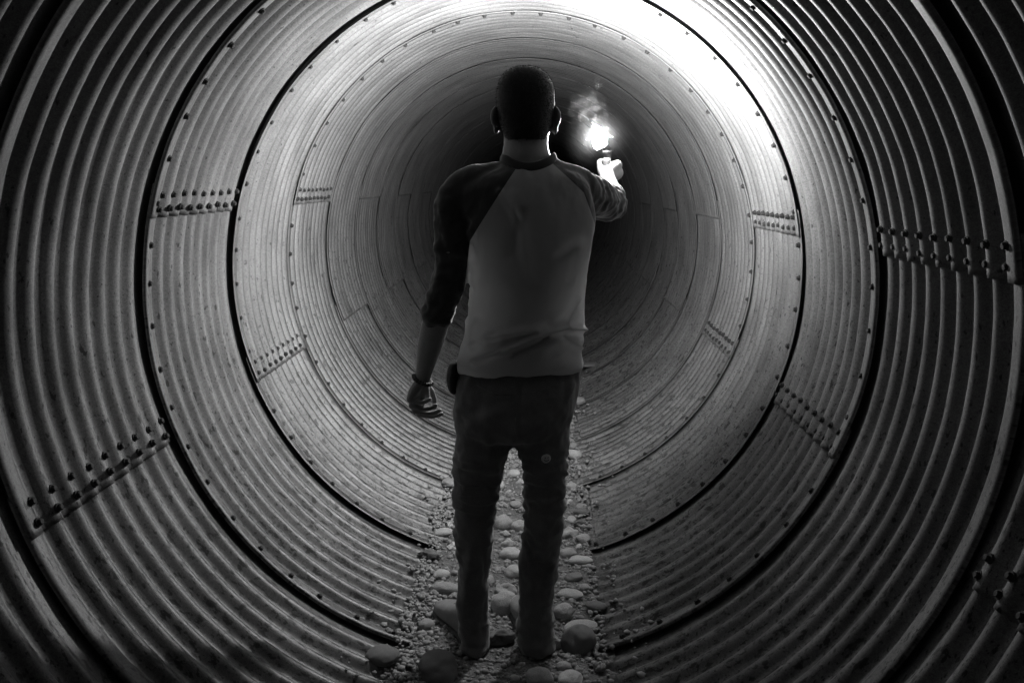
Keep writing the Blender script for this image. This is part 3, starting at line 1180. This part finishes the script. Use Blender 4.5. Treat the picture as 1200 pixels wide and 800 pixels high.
me = bpy.data.meshes.new('flame')
bm.to_mesh(me)
bm.free()
fpart('flame', me, FIRE)

# smoke: a curling puff above the flame, plus a scattering ball added for glow
sm = Mat('flare_smoke_glow')
sm.n.remove(sm.b)
geo = sm.node('NewGeometry').outputs['Position']
vs = sm.node('VectorMath', operation='SUBTRACT')
sm.l.new(geo, vs.inputs[0])
vs.inputs[1].default_value = fc
rel = vs.outputs[0]
ln_ = sm.node('VectorMath', operation='LENGTH')
sm.l.new(rel, ln_.inputs[0])
rad = ln_.outputs['Value']
halo = sm.math('MULTIPLY', sm.math('POWER', sm.math('SUBTRACT', 1.0, sm.math('DIVIDE', rad, 0.15), True), 2.4), 0.04)
halo = sm.math('ADD', halo, sm.math('MULTIPLY', sm.math('POWER', sm.math('SUBTRACT', 1.0, sm.math('DIVIDE', rad, 0.075), True), 2.0), 0.1))


def blob(c, s, soft=1.6):
    a = sm.node('VectorMath', operation='SUBTRACT')
    warp = sm.node('TexNoise', Scale=16, Detail=3)
    sm.l.new(rel, warp.inputs['Vector'])
    wv = sm.node('VectorMath', operation='MULTIPLY_ADD')
    sm.l.new(warp.outputs['Color'], wv.inputs[0])
    wv.inputs[1].default_value = (.07, .07, .07)
    wv.inputs[2].default_value = (-.035, -.035, -.035)
    ad = sm.node('VectorMath', operation='ADD')
    sm.l.new(rel, ad.inputs[0])
    sm.l.new(wv.outputs[0], ad.inputs[1])
    sm.l.new(ad.outputs[0], a.inputs[0])
    a.inputs[1].default_value = c
    d = sm.node('VectorMath', operation='DIVIDE')
    sm.l.new(a.outputs[0], d.inputs[0])
    d.inputs[1].default_value = s
    l_ = sm.node('VectorMath', operation='LENGTH')
    sm.l.new(d.outputs[0], l_.inputs[0])
    return sm.math('POWER', sm.math('SUBTRACT', 1.0, l_.outputs['Value'], True), soft)


k = 1 / 310
puff = sm.math('ADD', blob((-13 * k, .02, 38 * k), (.09, .07, .07), 1.6), blob((-10 * k, .0, 22 * k), (.08, .07, .055), 1.3))
puff = sm.math('ADD', puff, blob((-2 * k, .02, 62 * k), (.03, .03, .022), 1.4))
wisp = sm.ramp(sm.noise(rel, 30, 5, 0.62), ((0.5, 0.0), (0.61, 1.0)))
dens = sm.math('ADD', halo, sm.math('MULTIPLY', sm.math('MULTIPLY', sm.math('MULTIPLY', puff, wisp), sm.math('POWER', sm.math('DIVIDE', rad, 0.1), 2.0)), 0.15))
sc_ = sm.node('VolumeScatter')
sc_.inputs['Color'].default_value = (1, 1, 1, 1)
sc_.inputs['Anisotropy'].default_value = 0.2
sm.l.new(dens, sc_.inputs['Density'])
sm.l.new(sc_.outputs[0], sm.out.inputs['Volume'])
S_ = Shape()
S_.ball(fc + Vector((-.01, 0, .04)), (.2, .2, .24), n=16)
o = link('smoke', S_.mesh('smoke'), sm.m)
tag(o, 'pale curling smoke drifting above the burning flare, with added glow round the flame', 'smoke', kind='stuff')
SC.cycles.volume_step_rate = 0.5
